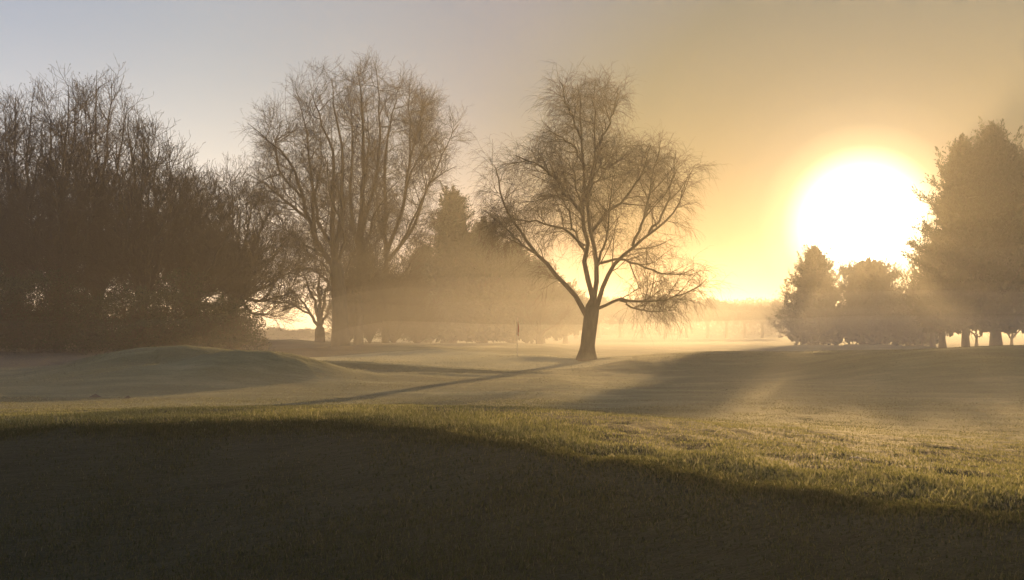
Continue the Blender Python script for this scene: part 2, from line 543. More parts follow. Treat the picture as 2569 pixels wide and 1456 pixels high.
def leaf_quads(rg, c, size, axis=None, aspect=0.5):
    n = len(c)
    d = norm(rg.normal(0, 1, (n, 3))) if axis is None else axis
    s = norm(np.cross(d, rg.normal(0, 1, (n, 3))))
    L_ = size * rg.uniform(0.6, 1.3, n)[:, None]
    W_ = L_ * aspect
    V = np.stack([c, c + d * L_ * 0.5 + s * W_ * 0.5, c + d * L_, c + d * L_ * 0.5 - s * W_ * 0.5], 1).reshape(-1, 3)
    Q = np.arange(n)[:, None] * 4 + np.array([[0, 1, 2, 3]])
    return V, Q


# ---- conifers
def conifer(name, u, Y, top_v, prof, label, group, seed, skirt=1.0, lumps=0.22, plumes=2600, base_v=None, cat='conifer', size=0.42, trunk_r=0.28, lean=0.0, tops=1):
    """prof: list of (height fraction, radius in metres) from the skirt to the top"""
    rg = np.random.default_rng(seed)
    x0 = (u - UC) / F * Y
    z0 = ground_at(x0, Y)
    H = px(u, top_v, Y)[2] - z0
    root = empty(name, (x0, Y, z0))
    tag(root, label, cat, group)
    fh = np.array([p[0] for p in prof]); fr = np.array([p[1] for p in prof])
    # trunk and limbs
    tb = Bag()
    K = 10
    tz = np.linspace(-0.25, H * 0.93, K)
    tp = np.stack([lean * (np.maximum(tz, 0) / H) ** 2, 0.1 * np.sin(tz * 0.4), tz], -1)
    tr = trunk_r * (1 - np.linspace(0, 1, K)) + 0.03; tr[0] *= 1.35
    tb.add(*tubes(tp[None], tr[None], 9))
    nb = 70
    t = rg.uniform(0.05, 0.95, nb); hz = skirt + (H - skirt) * t
    az = rg.uniform(0, 2 * math.pi, nb)
    rad = np.interp(t, fh, fr) * rg.uniform(0.6, 0.9, nb)
    s = np.linspace(0, 1, 6)
    bx = np.cos(az)[:, None] * rad[:, None] * s; by = np.sin(az)[:, None] * rad[:, None] * s
    bz = hz[:, None] + rad[:, None] * (0.55 * s ** 1.6 - 0.35)
    bp = np.stack([bx + lean * (hz[:, None] / H) ** 2, by, bz], -1)
    br = (0.05 + 0.02 * rad)[:, None] * (1 - s * 0.85)
    tb.add(*tubes(bp, br, 4))
    tb.build('trunk', M_BARK, root, (0, 0, 0), True)
    # foliage: upswept sprays carried by individual boughs, so that the outline is ragged
    nB = max(60, plumes // 20)
    t = np.sort(rg.beta(0.95, 1.15, nB)); az = rg.uniform(0, 2 * math.pi, nB)
    lump = 1 + lumps * (vnoise(az * 1.3 + seed * 3.1, t * H * 0.5 + seed) + 0.7 * rg.normal(0, 0.6, nB))
    rad = np.interp(t, fh, fr) * np.clip(lump, 0.55, 1.65)
    per = 26
    f = np.tile(np.linspace(0.35, 1.0, per), (nB, 1)) ** 0.8
    side = rg.normal(0, 0.22, (nB, per)) * (0.3 + rad[:, None] * 0.30)
    r_ = rad[:, None] * f
    rise = rad[:, None] * 0.55 * f ** 1.8 - 0.15 * rad[:, None]
    hz = skirt + (H - skirt - 0.5) * t
    ca, sa = np.cos(az)[:, None], np.sin(az)[:, None]
    zz = hz[:, None] + rise * (1 - 0.6 * t[:, None]) + rg.normal(0, 0.16, (nB, per))
    c = np.stack([ca * r_ - sa * side + lean * (zz / H) ** 2, sa * r_ + ca * side, zz], -1).reshape(-1, 3)
    outd = np.stack([np.repeat(np.cos(az), per), np.repeat(np.sin(az), per), np.zeros(nB * per)], -1)
    nP = len(c)
    ax = norm(outd * rg.uniform(0.3, 1.0, nP)[:, None] + np.array([0, 0, 1.0]) * rg.uniform(0.35, 1.1, nP)[:, None] + rg.normal(0, 0.28, (nP, 3)))
    plen = size * rg.uniform(0.6, 1.7, nP) * (0.75 + 1.0 * np.tile(np.linspace(0, 1, per), nB) ** 4)
    m = 10
    along = np.tile(np.linspace(-0.2, 1, m), (nP, 1)) * plen[:, None]
    q = c[:, None, :] + ax[:, None, :] * along[:, :, None]
    q = q + rg.normal(0, 0.05, q.shape) * (1.3 - np.linspace(0, 1, m))[None, :, None]
    ld = norm(ax[:, None, :] * 0.9 + rg.normal(0, 0.5, q.shape))
    q = q.reshape(-1, 3); ld = ld.reshape(-1, 3)
    # leader at the very top
    V, Q = leaf_quads(rg, q, size * 0.62, ld, 0.27)
    fb = Bag(); fb.add(V, Q)
    lz = rg.uniform(H - 1.2, H + 0.1, 260)
    lc = np.stack([rg.normal(0, 0.12, 260) * (H + 0.2 - lz) + lean, rg.normal(0, 0.12, 260) * (H + 0.2 - lz), lz], -1)
    V, Q = leaf_quads(rg, lc, size * 0.7, norm(rg.normal(0, 0.4, (260, 3)) + np.array([0, 0, 1.0])), 0.4)
    fb.add(V, Q)
    # upright side leaders that break the outline into points
    nS = max(14, plumes // 110)
    st_ = rg.uniform(0.25, 0.96, nS); sa_ = rg.uniform(0, 2 * math.pi, nS)
    sr_ = np.interp(st_, fh, fr) * rg.uniform(0.75, 1.1, nS)
    sh_ = rg.uniform(0.9, 2.3, nS) * size / 0.45
    m2 = 110
    g = np.tile(rg.random(m2) ** 0.9, (nS, 1))
    sd = norm(np.stack([np.cos(sa_) * 0.45, np.sin(sa_) * 0.45, np.ones(nS)], -1))
    s0 = np.stack([np.cos(sa_) * sr_ + lean, np.sin(sa_) * sr_, skirt + (H - skirt) * st_ - 0.4], -1)
    qs = s0[:, None, :] + sd[:, None, :] * (g * sh_[:, None])[:, :, None] + rg.normal(0, 0.17, (nS, m2, 3)) * (1.08 - g)[:, :, None] * sh_[:, None, None] * 0.75
    V, Q = leaf_quads(rg, qs.reshape(-1, 3), size * 0.55, norm(np.repeat(sd, m2, 0) + rg.normal(0, 0.33, (nS * m2, 3))), 0.24)
    fb.add(V, Q)
    # dense inner foliage that keeps the crown from letting light straight through
    nI = int(plumes * 1.6)
    t = rg.beta(1.0, 1.3, nI); az = rg.uniform(0, 2 * math.pi, nI)
    rad = np.interp(t, fh, fr) * 0.62 * rg.uniform(0.0, 1.0, nI) ** 0.7
    hz = skirt + 0.15 + (H - skirt) * 0.93 * t
    c = np.stack([np.cos(az) * rad + lean * (hz / H) ** 2, np.sin(az) * rad, hz], -1)
    V, Q = leaf_quads(rg, c, size * 1.9, norm(rg.normal(0, 1, (nI, 3)) + np.array([0, 0, 0.8])), 0.6)
    fb.add(V, Q)
    fb.build('crown', M_CONIFER, root, (0, 0, 0))
    return root


def bush(name, u, Y, w, h, label, group, seed, mat, n=9000, leaf=0.13, cat='bush', stems=60):
    """leafy shrub: stems plus leaves in an uneven dome, w and h in metres"""
    rg = np.random.default_rng(seed)
    x0 = (u - UC) / F * Y
    z0 = ground_at(x0, Y)
    root = empty(name, (x0, Y, z0)); tag(root, label, cat, group)
    az = rg.uniform(0, 2 * math.pi, stems); r = rg.uniform(0.1, 0.85, stems) * w / 2
    s = np.linspace(0, 1, 6)
    hh = h * rg.uniform(0.5, 1.0, stems) * np.sqrt(np.maximum(1 - (r / (w / 2)) ** 2, 0.1))
    sp = np.stack([np.cos(az)[:, None] * r[:, None] * s ** 0.8, np.sin(az)[:, None] * r[:, None] * s ** 0.8, hh[:, None] * s - 0.1], -1)
    sp = sp + rg.normal(0, 0.05, sp.shape) * s[None, :, None]
    sr = np.full((stems, 6), 0.03) * (1.1 - s)
    tb = Bag(); tb.add(*tubes(sp, sr, 4))
    q1, r1 = sprout(rg, sp, sr, 9, 0.1, 1.0, 45, 14, h * 0.3, 0.3, 5, 0.1, 0.14, 0.016, 0.008)
    q2, r2 = sprout(rg, q1, r1, 7, 0.1, 1.0, 45, 14, h * 0.16, 0.3, 4, 0.08, 0.14, 0.011, 0.007)
    tb.add(*tubes(q1, r1, 3)); tb.add(*tubes(q2, r2, 3)); tb.build('stem', M_TWIG, root, (0, 0, 0))
    az = rg.uniform(0, 2 * math.pi, n); q = np.sqrt(rg.random(n)); hz = rg.random(n) ** 0.8
    lump = 1 + 0.28 * (vnoise(az * 1.1 + seed, hz * 3 + seed) + 0.6 * vnoise(az * 2.9, hz * 7 + seed))
    rad = w / 2 * q * np.sqrt(np.maximum(1 - hz ** 2, 0.02)) * lump
    c = np.stack([np.cos(az) * rad, np.sin(az) * rad, hz * h * lump], -1)
    V, Q = leaf_quads(rg, c, leaf, None, 0.55)
    fb = Bag(); fb.add(V, Q); fb.build('foliage', mat, root, (0, 0, 0))
    return root


# crop-coordinate converters (pieces of the photograph used for tracing)
def c1(x, y): return x * 0.6065, 120.4 + y * 0.6065
def c2(x, y): return 561.75 + x * 0.5511, 120.4 + y * 0.5511
def c3(x, y): return 1123.5 + x * 0.5786, 120.4 + y * 0.5786
def c4(x, y): return 1765.5 + x * 0.5511, 240.75 + y * 0.5511
def c0(x, y): return x, y


# ------------------------------------------------------------------ the birch
YB = 50.0
birch_limbs = [
    ([(618, 1160), (620, 1085), (607, 1000), (595, 900), (590, 800), (583, 700), (588, 600), (580, 480), (583, 360), (570, 250), (572, 150)], 0, 0.3, 1.0),
    ([(632, 1160), (640, 1085), (650, 980), (640, 880), (615, 780), (600, 690), (625, 560), (635, 450), (640, 330), (622, 200)], -0.1, -0.9, 0.95),
    ([(612, 1185), (585, 1140), (545, 1070), (490, 1000), (420, 920), (350, 865), (300, 770), (240, 690), (215, 600), (205, 500)], 0, -1.2, 0.92),
    ([(380, 890), (300, 840), (240, 770), (150, 700)], -0.7, 0.3, 0.36),
    ([(590, 860), (540, 805), (470, 780), (400, 760), (330, 750), (230, 740)], 0.1, 1.5, 0.5),
    ([(585, 720), (530, 660), (480, 580), (440, 540), (380, 500), (300, 465)], 0.1, -1.4, 0.62),
    ([(580, 700), (500, 650), (430, 640), (360, 665)], 0.1, 2.0, 0.34),
    ([(636, 1150), (645, 1090), (662, 1045), (685, 1000), (730, 940), (800, 860), (880, 800), (950, 750), (1010, 660), (1035, 560)], 0, 0.9, 0.85),
    ([(800, 860), (850, 740), (870, 640), (885, 560), (920, 440)], 0.5, -0.9, 0.5),
    ([(870, 805), (940, 700), (975, 580), (985, 440)], 0.6, 2.0, 0.45),
    ([(620, 800), (680, 720), (760, 660), (820, 580), (860, 500), (875, 420)], -0.3, -1.9, 0.6),
    ([(650, 1130), (700, 1100), (760, 1085), (850, 1098), (950, 1095), (1040, 1060), (1120, 1010)], 0, -1.6, 0.5),
    ([(745, 1095), (820, 1128), (900, 1148), (985, 1138)], -0.5, 0.6, 0.3),
    ([(655, 935), (740, 910), (830, 940), (900, 970), (980, 990), (1080, 975)], 0.0, 2.0, 0.42),
    ([(592, 620), (660, 520), (740, 490), (800, 450)], 0.1, 1.8, 0.4),
    ([(584, 500), (540, 420), (480, 380), (410, 360)], 0.2, 1.2, 0.38),
    ([(635, 440), (690, 360), (720, 270), (735, 190)], -0.6, 0.4, 0.36),
    ([(583, 400), (530, 300), (500, 200), (490, 140)], 0.2, -0.7, 0.34),
    ([(600, 900), (560, 820), (520, 700), (470, 560)], 0, 2.6, 0.45),
    ([(645, 950), (690, 830), (700, 700), (720, 560)], 0, -2.6, 0.45),
    ([(590, 760), (560, 600), (520, 470)], 0, -2.4, 0.4),
    ([(605, 660), (640, 500), (670, 380)], 0, 2.4, 0.4),
]
birch_env = ellipses([(605, 255, 140, 150), (450, 490, 200, 150), (250, 600, 125, 150), (800, 570, 200, 160), (970, 600, 125, 190),
                      (620, 580, 250, 250), (420, 770, 240, 150), (900, 880, 200, 150), (1050, 985, 110, 80), (640, 880, 280, 160), (880, 1085, 180, 55)], c3, YB, 0.85)
bare_tree('birch_tree', (1472, YB), [(601, 1352), (607, 1270), (615, 1210), (622, 1150), (630, 1075)], birch_limbs, birch_env,
          'lone bare birch with a single thick trunk, spreading limbs and hanging twigs beside the green', 'birch tree', None, 3, c3,
          [dict(n=12, t0=0.2, t1=1.0, ang=50, angsd=15, length=2.2, lensd=0.3, K=7, up=0.05, wig=0.10, r0=0.034, r1=0.009, sides=4, taper=0.3),
           dict(n=8, t0=0.12, t1=1.0, ang=44, angsd=17, length=1.15, lensd=0.3, K=6, up=-0.02, wig=0.13, r0=0.012, r1=0.006, taper=0.3,
                with_limbs=dict(n=14, t0=0.25, ang=55)),
           dict(n=4, t0=0.1, t1=1.0, ang=42, angsd=17, length=0.85, lensd=0.35, K=6, up=-0.10, wig=0.14, r0=0.0065, r1=0.004, taper=0.3),
           dict(n=3, t0=0.2, t1=1.0, ang=32, angsd=14, length=0.65, lensd=0.35, K=4, up=-0.25, wig=0.13, r0=0.0035, r1=0.0025, taper=0.2)],
          trunk_r=(0.37, 0.39), limb_r=0.14, flare=1.75)

# ------------------------------------------------------------------ the three tall bare trees in the middle
YM = 75.0
G_MID = 'tall bare trees standing together in the middle'
tall_levels = [
    dict(n=17, t0=0.06, t1=1.0, ang=54, angsd=15, length=3.0, lensd=0.35, K=7, up=0.03, wig=0.12, r0=0.045, r1=0.012, sides=4, taper=0.3),
    dict(n=9, t0=0.12, t1=1.0, ang=44, angsd=15, length=1.8, lensd=0.3, K=6, up=0.05, wig=0.13, r0=0.018, r1=0.008, taper=0.3,
         with_limbs=dict(n=16, t0=0.03, ang=50)),
    dict(n=6, t0=0.12, t1=1.0, ang=44, angsd=16, length=1.05, lensd=0.35, K=5, up=0.03, wig=0.15, r0=0.010, r1=0.005, taper=0.3),
    dict(n=2, t0=0.3, t1=1.0, ang=40, angsd=15, length=0.6, lensd=0.3, K=4, up=0.03, wig=0.15, r0=0.0065, r1=0.004)]
mid_env_l = ellipses([(330, 400, 215, 230), (500, 330, 190, 240), (400, 650, 270, 280), (210, 690, 150, 140), (430, 900, 200, 220), (150, 560, 90, 120)], c2, YM, 0.9)
bare_tree('bare_tree', (853, YM - 2), [(530, 1345), (528, 1200), (517, 1050), (498, 930)], [
    ([(522, 1010), (440, 930), (392, 800), (352, 680), (330, 560), (270, 480), (190, 410), (108, 345)], 0, -1.0, 0.95),
    ([(420, 900), (406, 760), (400, 620), (386, 480), (378, 360), (335, 240)], -0.3, 1.2, 0.7),
    ([(500, 960), (491, 780), (495, 640), (510, 520), (480, 420), (430, 300), (395, 190)], 0, 1.0, 0.95),
    ([(505, 960), (530, 800), (540, 650), (545, 500), (520, 380), (500, 250), (490, 130)], 0, -1.2, 0.9),
    ([(380, 780), (270, 690), (180, 610), (100, 575)], -0.2, -2.0, 0.5),
    ([(490, 900), (430, 800), (412, 690), (450, 520), (440, 380)], 0, 3.0, 0.6),
    ([(350, 680), (250, 560), (230, 450), (260, 330)], -0.5, 2.0, 0.42),
    ([(510, 1000), (560, 850), (470, 640), (470, 470)], 0, -3.0, 0.6),
    ([(525, 1160), (470, 1060), (400, 1010), (330, 990)], 0, 1.0, 0.4),
    ([(522, 1120), (560, 1000), (590, 900), (600, 780)], 0, -1.0, 0.45),
    ([(520, 1060), (450, 980), (380, 940), (300, 930)], 0, -1.6, 0.4),
    ([(450, 950), (340, 870), (260, 820), (190, 780)], -0.2, 0.5, 0.4),
], mid_env_l, 'tall bare tree forking low into many stems, widest leaning limbs on its left side', 'tree', G_MID, 21, c2, tall_levels,
    trunk_r=(0.60, 0.50), limb_r=0.22, flare=1.3)

YM2 = 78.0
mid_env_c = ellipses([(600, 300, 170, 250), (690, 330, 160, 230), (620, 640, 190, 330), (620, 950, 170, 250)], c2, YM2, 0.95)
bare_tree('bare_tree', (899, YM2), [(612, 1345), (614, 1150), (617, 980), (620, 860)], [
    ([(620, 900), (626, 750), (630, 650), (635, 500), (640, 380), (622, 250), (608, 95)], 0, 0.5, 1.0),
    ([(622, 870), (660, 700), (700, 560), (720, 440), (705, 300), (695, 110)], 0, -1.5, 0.7),
    ([(618, 920), (580, 800), (570, 650), (590, 480), (580, 330), (560, 180)], 0, 1.8, 0.65),
    ([(628, 700), (650, 560), (660, 420), (650, 270)], 0.2, 2.8, 0.5),
    ([(620, 960), (660, 860), (680, 760), (760, 640)], 0, -2.6, 0.45),
    ([(616, 1000), (560, 900), (520, 800)], 0, -2.4, 0.4),
    ([(613, 1150), (570, 1040), (540, 940), (530, 840)], 0, 1.0, 0.35),
    ([(614, 1180), (660, 1060), (690, 950), (700, 850)], 0, -1.0, 0.35),
    ([(614, 1200), (640, 1120), (670, 1070)], 0, 1.5, 0.3),
    ([(612, 1190), (590, 1110), (555, 1060)], 0, -1.5, 0.3),
], mid_env_c, 'tallest bare tree of the middle stand with one straight dark central trunk', 'tree', G_MID, 22, c2, tall_levels,
    trunk_r=(0.33, 0.29), limb_r=0.25, flare=1.3)

YM3 = 81.0
mid_env_r = ellipses([(830, 380, 130, 250), (930, 470, 150, 190), (1010, 450, 85, 140), (800, 720, 190, 270), (770, 980, 150, 230), (740, 360, 110, 230)], c2, YM3, 0.9)
bare_tree('bare_tree', (966, YM3), [(735, 1345), (735, 1200), (736, 1050), (738, 930)], [
    ([(737, 960), (735, 800), (733, 650), (732, 500), (760, 350), (788, 180)], 0, 0.5, 1.0),
    ([(740, 940), (800, 780), (830, 640), (850, 480), (845, 350), (842, 150)], 0, -1.2, 0.9),
    ([(745, 970), (850, 850), (900, 700), (960, 560), (1010, 450), (1072, 345)], 0, 0.8, 0.75),
    ([(800, 900), (870, 760), (930, 620), (1000, 560), (1060, 540)], -0.3, -2.0, 0.5),
    ([(850, 500), (880, 380), (905, 260)], -0.8, 1.0, 0.4),
    ([(737, 900), (700, 760), (690, 600), (740, 450)], 0, 2.5, 0.5),
    ([(830, 640), (870, 520), (950, 400)], -0.5, -2.4, 0.4),
    ([(735, 1190), (700, 1080), (680, 960), (670, 840)], 0, 1.2, 0.4),
    ([(736, 1180), (790, 1070), (850, 980), (890, 900)], 0, -1.2, 0.4),
    ([(735, 1200), (770, 1130), (800, 1070)], 0, 1.5, 0.35),
], mid_env_r, 'thin stemmed bare tree at the right of the middle stand, next to the dark conifers', 'tree', G_MID, 23, c2, tall_levels,
    trunk_r=(0.27, 0.25), limb_r=0.20, flare=1.3)

# small round-headed tree under them
YS = 79.0
small_levels = [
    dict(n=9, t0=0.2, t1=1.0, ang=42, angsd=14, length=1.5, lensd=0.3, K=6, up=0.03, wig=0.13, r0=0.04, r1=0.015, sides=4),
    dict(n=8, t0=0.15, t1=1.0, ang=45, angsd=15, length=0.85, lensd=0.3, K=5, up=0.0, wig=0.15, r0=0.02, r1=0.010),
    dict(n=6, t0=0.15, t1=1.0, ang=45, angsd=16, length=0.5, lensd=0.3, K=4, up=-0.02, wig=0.16, r0=0.012, r1=0.008)]
bare_tree('bare_tree', (802, YS), [(436, 1345), (436, 1300), (437, 1260)], [
    ([(436, 1275), (400, 1230), (380, 1180), (330, 1120), (290, 1090)], 0, -0.7, 0.8),
    ([(437, 1260), (438, 1180), (430, 1090), (440, 990), (450, 930)], 0, 0.3, 1.0),
    ([(438, 1270), (470, 1210), (500, 1150), (530, 1070)], 0, 0.8, 0.8),
    ([(436, 1240), (410, 1150), (370, 1050), (340, 980)], 0, 1.4, 0.8),
    ([(438, 1240), (460, 1120), (500, 1000)], 0, -1.4, 0.8),
    ([(395, 1215), (330, 1180), (270, 1150), (235, 1140)], -0.1, 0.6, 0.5),
], ellipses([(430, 1050, 130, 170), (330, 1090, 120, 110), (510, 1090, 90, 120), (280, 1130, 70, 60)], c2, YS, 0.9),
    'small low bare tree with a short forked trunk standing in the bright gap', 'tree', None, 31, c2, small_levels,
    trunk_r=(0.42, 0.36), limb_r=0.17, flare=1.25, leaves=1500, leaf_size=0.08)

# small pale tree far back beside the birch
YP = 96.0
bare_tree('bare_tree', (1354, YP), [(398, 1300), (396, 1260), (396, 1235)], [
    ([(396, 1240), (365, 1205), (345, 1160), (330, 1110)], 0, 0.6, 0.9),
    ([(397, 1238), (400, 1180), (410, 1110)], 0, -0.6, 0.9),
    ([(398, 1245), (440, 1215), (480, 1195), (520, 1150)], 0, 0.4, 0.8),
    ([(396, 1230), (385, 1170), (380, 1110)], 0, 1.3, 0.8),
], ellipses([(410, 1140, 130, 80), (480, 1160, 90, 50)], c3, YP, 0.9),
    'small pale misty tree between the flagstick and the birch trunk', 'tree', None, 33, c3, small_levels,
    trunk_r=(0.40, 0.32), limb_r=0.18, flare=1.25)

# ------------------------------------------------------------------ the dense thicket of bare trees on the left
G_LEFT = 'bare twiggy trees massed on the left'
thick_levels = [
    dict(n=15, t0=0.05, t1=1.0, ang=40, angsd=13, length=3.2, lensd=0.3, K=7, up=0.10, wig=0.11, r0=0.045, r1=0.014, sides=4, taper=0.3),
    dict(n=6, t0=0.1, t1=1.0, ang=42, angsd=14, length=1.7, lensd=0.3, K=6, up=0.09, wig=0.13, r0=0.022, r1=0.011, taper=0.3,
         with_limbs=dict(n=14, t0=0.05, ang=50)),
    dict(n=6, t0=0.1, t1=1.0, ang=42, angsd=15, length=1.0, lensd=0.3, K=5, up=0.08, wig=0.14, r0=0.012, r1=0.0065, taper=0.3),
    dict(n=1, t0=0.3, t1=1.0, ang=36, angsd=14, length=0.6, lensd=0.3, K=4, up=0.08, wig=0.14, r0=0.010, r1=0.007)]


def thicket_tree(bx, Y, fork_y, env_list, limb_tips, label, seed, lv=thick_levels, leaves=5000, tr=0.30):
    rg = np.random.default_rng(seed + 500)
    limbs = []
    for k, (tx, ty) in enumerate(limb_tips):
        midx = bx + (tx - bx) * 0.42 + rg.normal(0, 12); midy = fork_y + (ty - fork_y) * 0.48
        limbs.append(([(bx + rg.normal(0, 5), fork_y + 25), (bx + (tx - bx) * 0.13, fork_y - 60), (midx, midy), (bx + (tx - bx) * 0.78, fork_y + (ty - fork_y) * 0.8), (tx, ty)],
                      0, rg.uniform(-2.6, 2.6), rg.uniform(0.65, 1.0)))
    u, _ = c1(bx, 0)
    bare_tree('bare_tree', (u, Y), [(bx, 1230), (bx + 4, 1150), (bx - 2, fork_y + 90), (bx, fork_y)], limbs, ellipses(env_list, c1, Y, 0.9),
              label, 'tree', G_LEFT, seed, c1, lv, trunk_r=(tr, tr * 0.8), limb_r=tr * 0.6, leaves=leaves, leaf_size=0.085, flare=1.3)


thicket_tree(-90, 62, 1080, [(-90, 640, 200, 400), (-90, 950, 200, 200)], [(-180, 330), (-100, 260), (-30, 300), (-160, 600), (10, 600), (-60, 450), (-10, 800), (-200, 850)],
             'dark twiggy tree cut off by the left edge of the picture', 41)
thicket_tree(60, 64, 1070, [(60, 540, 180, 340), (60, 860, 210, 290)], [(-40, 330), (20, 255), (65, 205), (135, 225), (170, 380), (-70, 560), (200, 620), (60, 420), (-80, 820), (190, 850), (110, 560)],
             'dark twiggy tree nearest the left edge with a level ragged top', 42)
thicket_tree(245, 60, 1060, [(275, 450, 140, 310), (255, 720, 220, 400)], [(200, 230), (285, 160), (320, 210), (170, 340), (390, 330), (80, 560), (420, 600), (260, 400), (90, 850), (420, 860), (330, 620), (200, 600)],
             'tall twiggy tree with a narrow spiky top, left of the tallest top', 43)
thicket_tree(400, 66, 1060, [(410, 420, 140, 330), (420, 720, 220, 380)], [(350, 210), (400, 95), (465, 140), (530, 250), (300, 400), (580, 560), (260, 620), (430, 400), (270, 850), (570, 850), (480, 600)],
             'tallest tree of the left thicket with dense upright twigs', 44)
thicket_tree(590, 61, 1070, [(570, 520, 140, 270), (620, 680, 160, 300), (600, 850, 230, 280)], [(530, 270), (590, 320), (655, 370), (725, 460), (750, 540), (470, 440), (440, 650), (750, 640), (620, 460), (440, 900), (770, 860), (600, 640)],
             'twiggy tree with a rounded shoulder sloping down to the right', 45)
thicket_tree(790, 63, 1080, [(790, 810, 180, 270), (800, 960, 210, 200)], [(740, 570), (800, 560), (840, 580), (920, 680), (670, 640), (950, 760), (640, 800), (800, 620), (960, 930), (650, 980), (720, 560), (870, 800)],
             'lower twiggy tree with a flat dark top halfway down the slope', 46)
thicket_tree(960, 67, 1090, [(930, 740, 140, 230), (1040, 840, 170, 240), (1120, 950, 140, 210), (1000, 1000, 220, 180)],
             [(905, 540), (960, 560), (1050, 610), (1130, 640), (1210, 760), (1240, 900), (1220, 1010), (850, 700), (1150, 1110), (1000, 650), (850, 900), (1080, 850)],
             'low spreading tree at the right end of the left thicket, arching towards the bright gap', 47)
# understorey that closes the foot of the thicket
for k, (u, Y, w, h) in enumerate([(-30, 60, 8, 4.4), (90, 59, 7.5, 4.9), (215, 62, 8, 4.4), (340, 58, 7, 3.6), (455, 61, 7, 4.3), (560, 60, 6, 3.2)]):
    bush('evergreen_bush', u, Y, w, h,
         ['dark evergreen bush under the trees at the left edge', 'tallest dark bush at the foot of the left thicket', 'dark bush below the narrow spiky treetop',
          'dark bush under the tallest tree of the left thicket', 'dark bush below the rounded shoulder of the thicket', 'lowest dark bush at the right end of the left thicket'][k],
         'evergreen bushes under the left thicket', 60 + k, M_EVERGREEN, n=16000, leaf=0.13)

# ------------------------------------------------------------------ conifers
G_CM = 'dark conifers in the middle'
P_A = [(0, 3.2), (0.15, 3.9), (0.4, 3.3), (0.65, 2.2), (0.85, 1.1), (1, 0.12)]
conifer('conifer', 1135, 106, 474, [(0, 4.8), (0.2, 5.2), (0.45, 4.0), (0.65, 2.9), (0.82, 1.9), (0.93, 1.0), (1, 0.15)], 'tallest dark conifer of the middle clump with a feathery pointed top', G_CM, 71, skirt=0.3, plumes=4200, trunk_r=0.4)
conifer('conifer', 1215, 104, 550, [(0, 4.6), (0.2, 4.9), (0.5, 4.0), (0.75, 2.6), (0.9, 1.5), (1, 0.3)], 'second tallest conifer of the middle clump, just right of the pointed one', G_CM, 72, skirt=0.4, plumes=3600)
conifer('conifer', 1290, 106, 608, [(0, 4.2), (0.2, 4.6), (0.5, 3.8), (0.75, 2.4), (1, 0.4)], 'conifer in the middle clump right behind the flagstick', G_CM, 73, skirt=0.5, plumes=3200)
conifer('conifer', 1360, 110, 660, [(0, 3.6), (0.25, 4.1), (0.55, 3.3), (0.8, 1.9), (1, 0.4)], 'low conifer seen through the left limb of the birch', G_CM, 74, skirt=0.6, plumes=2800)
conifer('conifer', 1418, 115, 716, [(0, 2.4), (0.25, 2.8), (0.55, 2.2), (0.8, 1.2), (1, 0.3)], 'lowest conifer at the right end of the middle clump, close to the birch trunk', G_CM, 75, skirt=1.3, plumes=1800)
conifer('conifer', 1062, 112, 620, [(0, 4.0), (0.25, 4.4), (0.55, 3.4), (0.8, 1.9), (1, 0.3)], 'conifer at the left end of the middle clump behind thin bare stems', G_CM, 76, skirt=0.3, plumes=3000)

G_CR = 'misty conifers on the right below the sun'
conifer('conifer', 2046, 112, 622, [(0, 4.5), (0.15, 4.6), (0.4, 3.7), (0.62, 2.6), (0.8, 1.8), (0.92, 0.9), (1, 0.12)], 'small stepped conifer just left below the sun', G_CR, 81, skirt=0.15, plumes=3400, lumps=0.3)
conifer('conifer', 2182, 114, 652, [(0, 4.6), (0.3, 4.3), (0.6, 3.6), (0.8, 3.2), (0.93, 2.6), (1, 1.2)], 'blunt flat topped conifer right under the sun', G_CR, 82, skirt=0.15, plumes=3400, lumps=0.18)
conifer('conifer', 2298, 104, 726, [(0, 3.4), (0.3, 3.5), (0.6, 3.0), (0.85, 1.9), (1, 0.6)], 'low dense conifer between the sun conifers and the tall right one', G_CR, 83, skirt=0.2, plumes=2200)
G_CT = 'tall conifers at the right edge'
conifer('conifer', 2496, 88, 318, [(0, 5.4), (0.2, 5.6), (0.45, 4.6), (0.6, 3.7), (0.75, 2.6), (0.86, 1.6), (0.93, 0.9), (1, 0.1)], 'tallest conifer at the right edge with a ragged feathery top', G_CT, 84, skirt=1.7, plumes=6500, lumps=0.45, trunk_r=0.45, size=0.5)
conifer('conifer', 2420, 87, 346, [(0, 3.6), (0.3, 3.8), (0.6, 2.6), (0.8, 1.7), (0.92, 1.0), (1, 0.15)], 'slimmer conifer leaning into the left side of the tallest right one', G_CT, 85, skirt=1.9, plumes=3400, lumps=0.62, size=0.52)
conifer('conifer', 2590, 90, 378, [(0, 3.8), (0.3, 3.8), (0.6, 2.6), (0.85, 1.2), (1, 0.15)], 'conifer half cut off by the right edge of the picture', G_CT, 86, skirt=1.8, plumes=3000, lumps=0.62, size=0.52)
conifer('conifer', 2362, 86, 590, [(0, 2.0), (0.3, 2.4), (0.6, 2.1), (0.85, 1.2), (1, 0.2)], 'shorter conifer bulging out beside the sun at the left foot of the tall ones', G_CT, 87, skirt=1.5, plumes=1800, lumps=0.3)

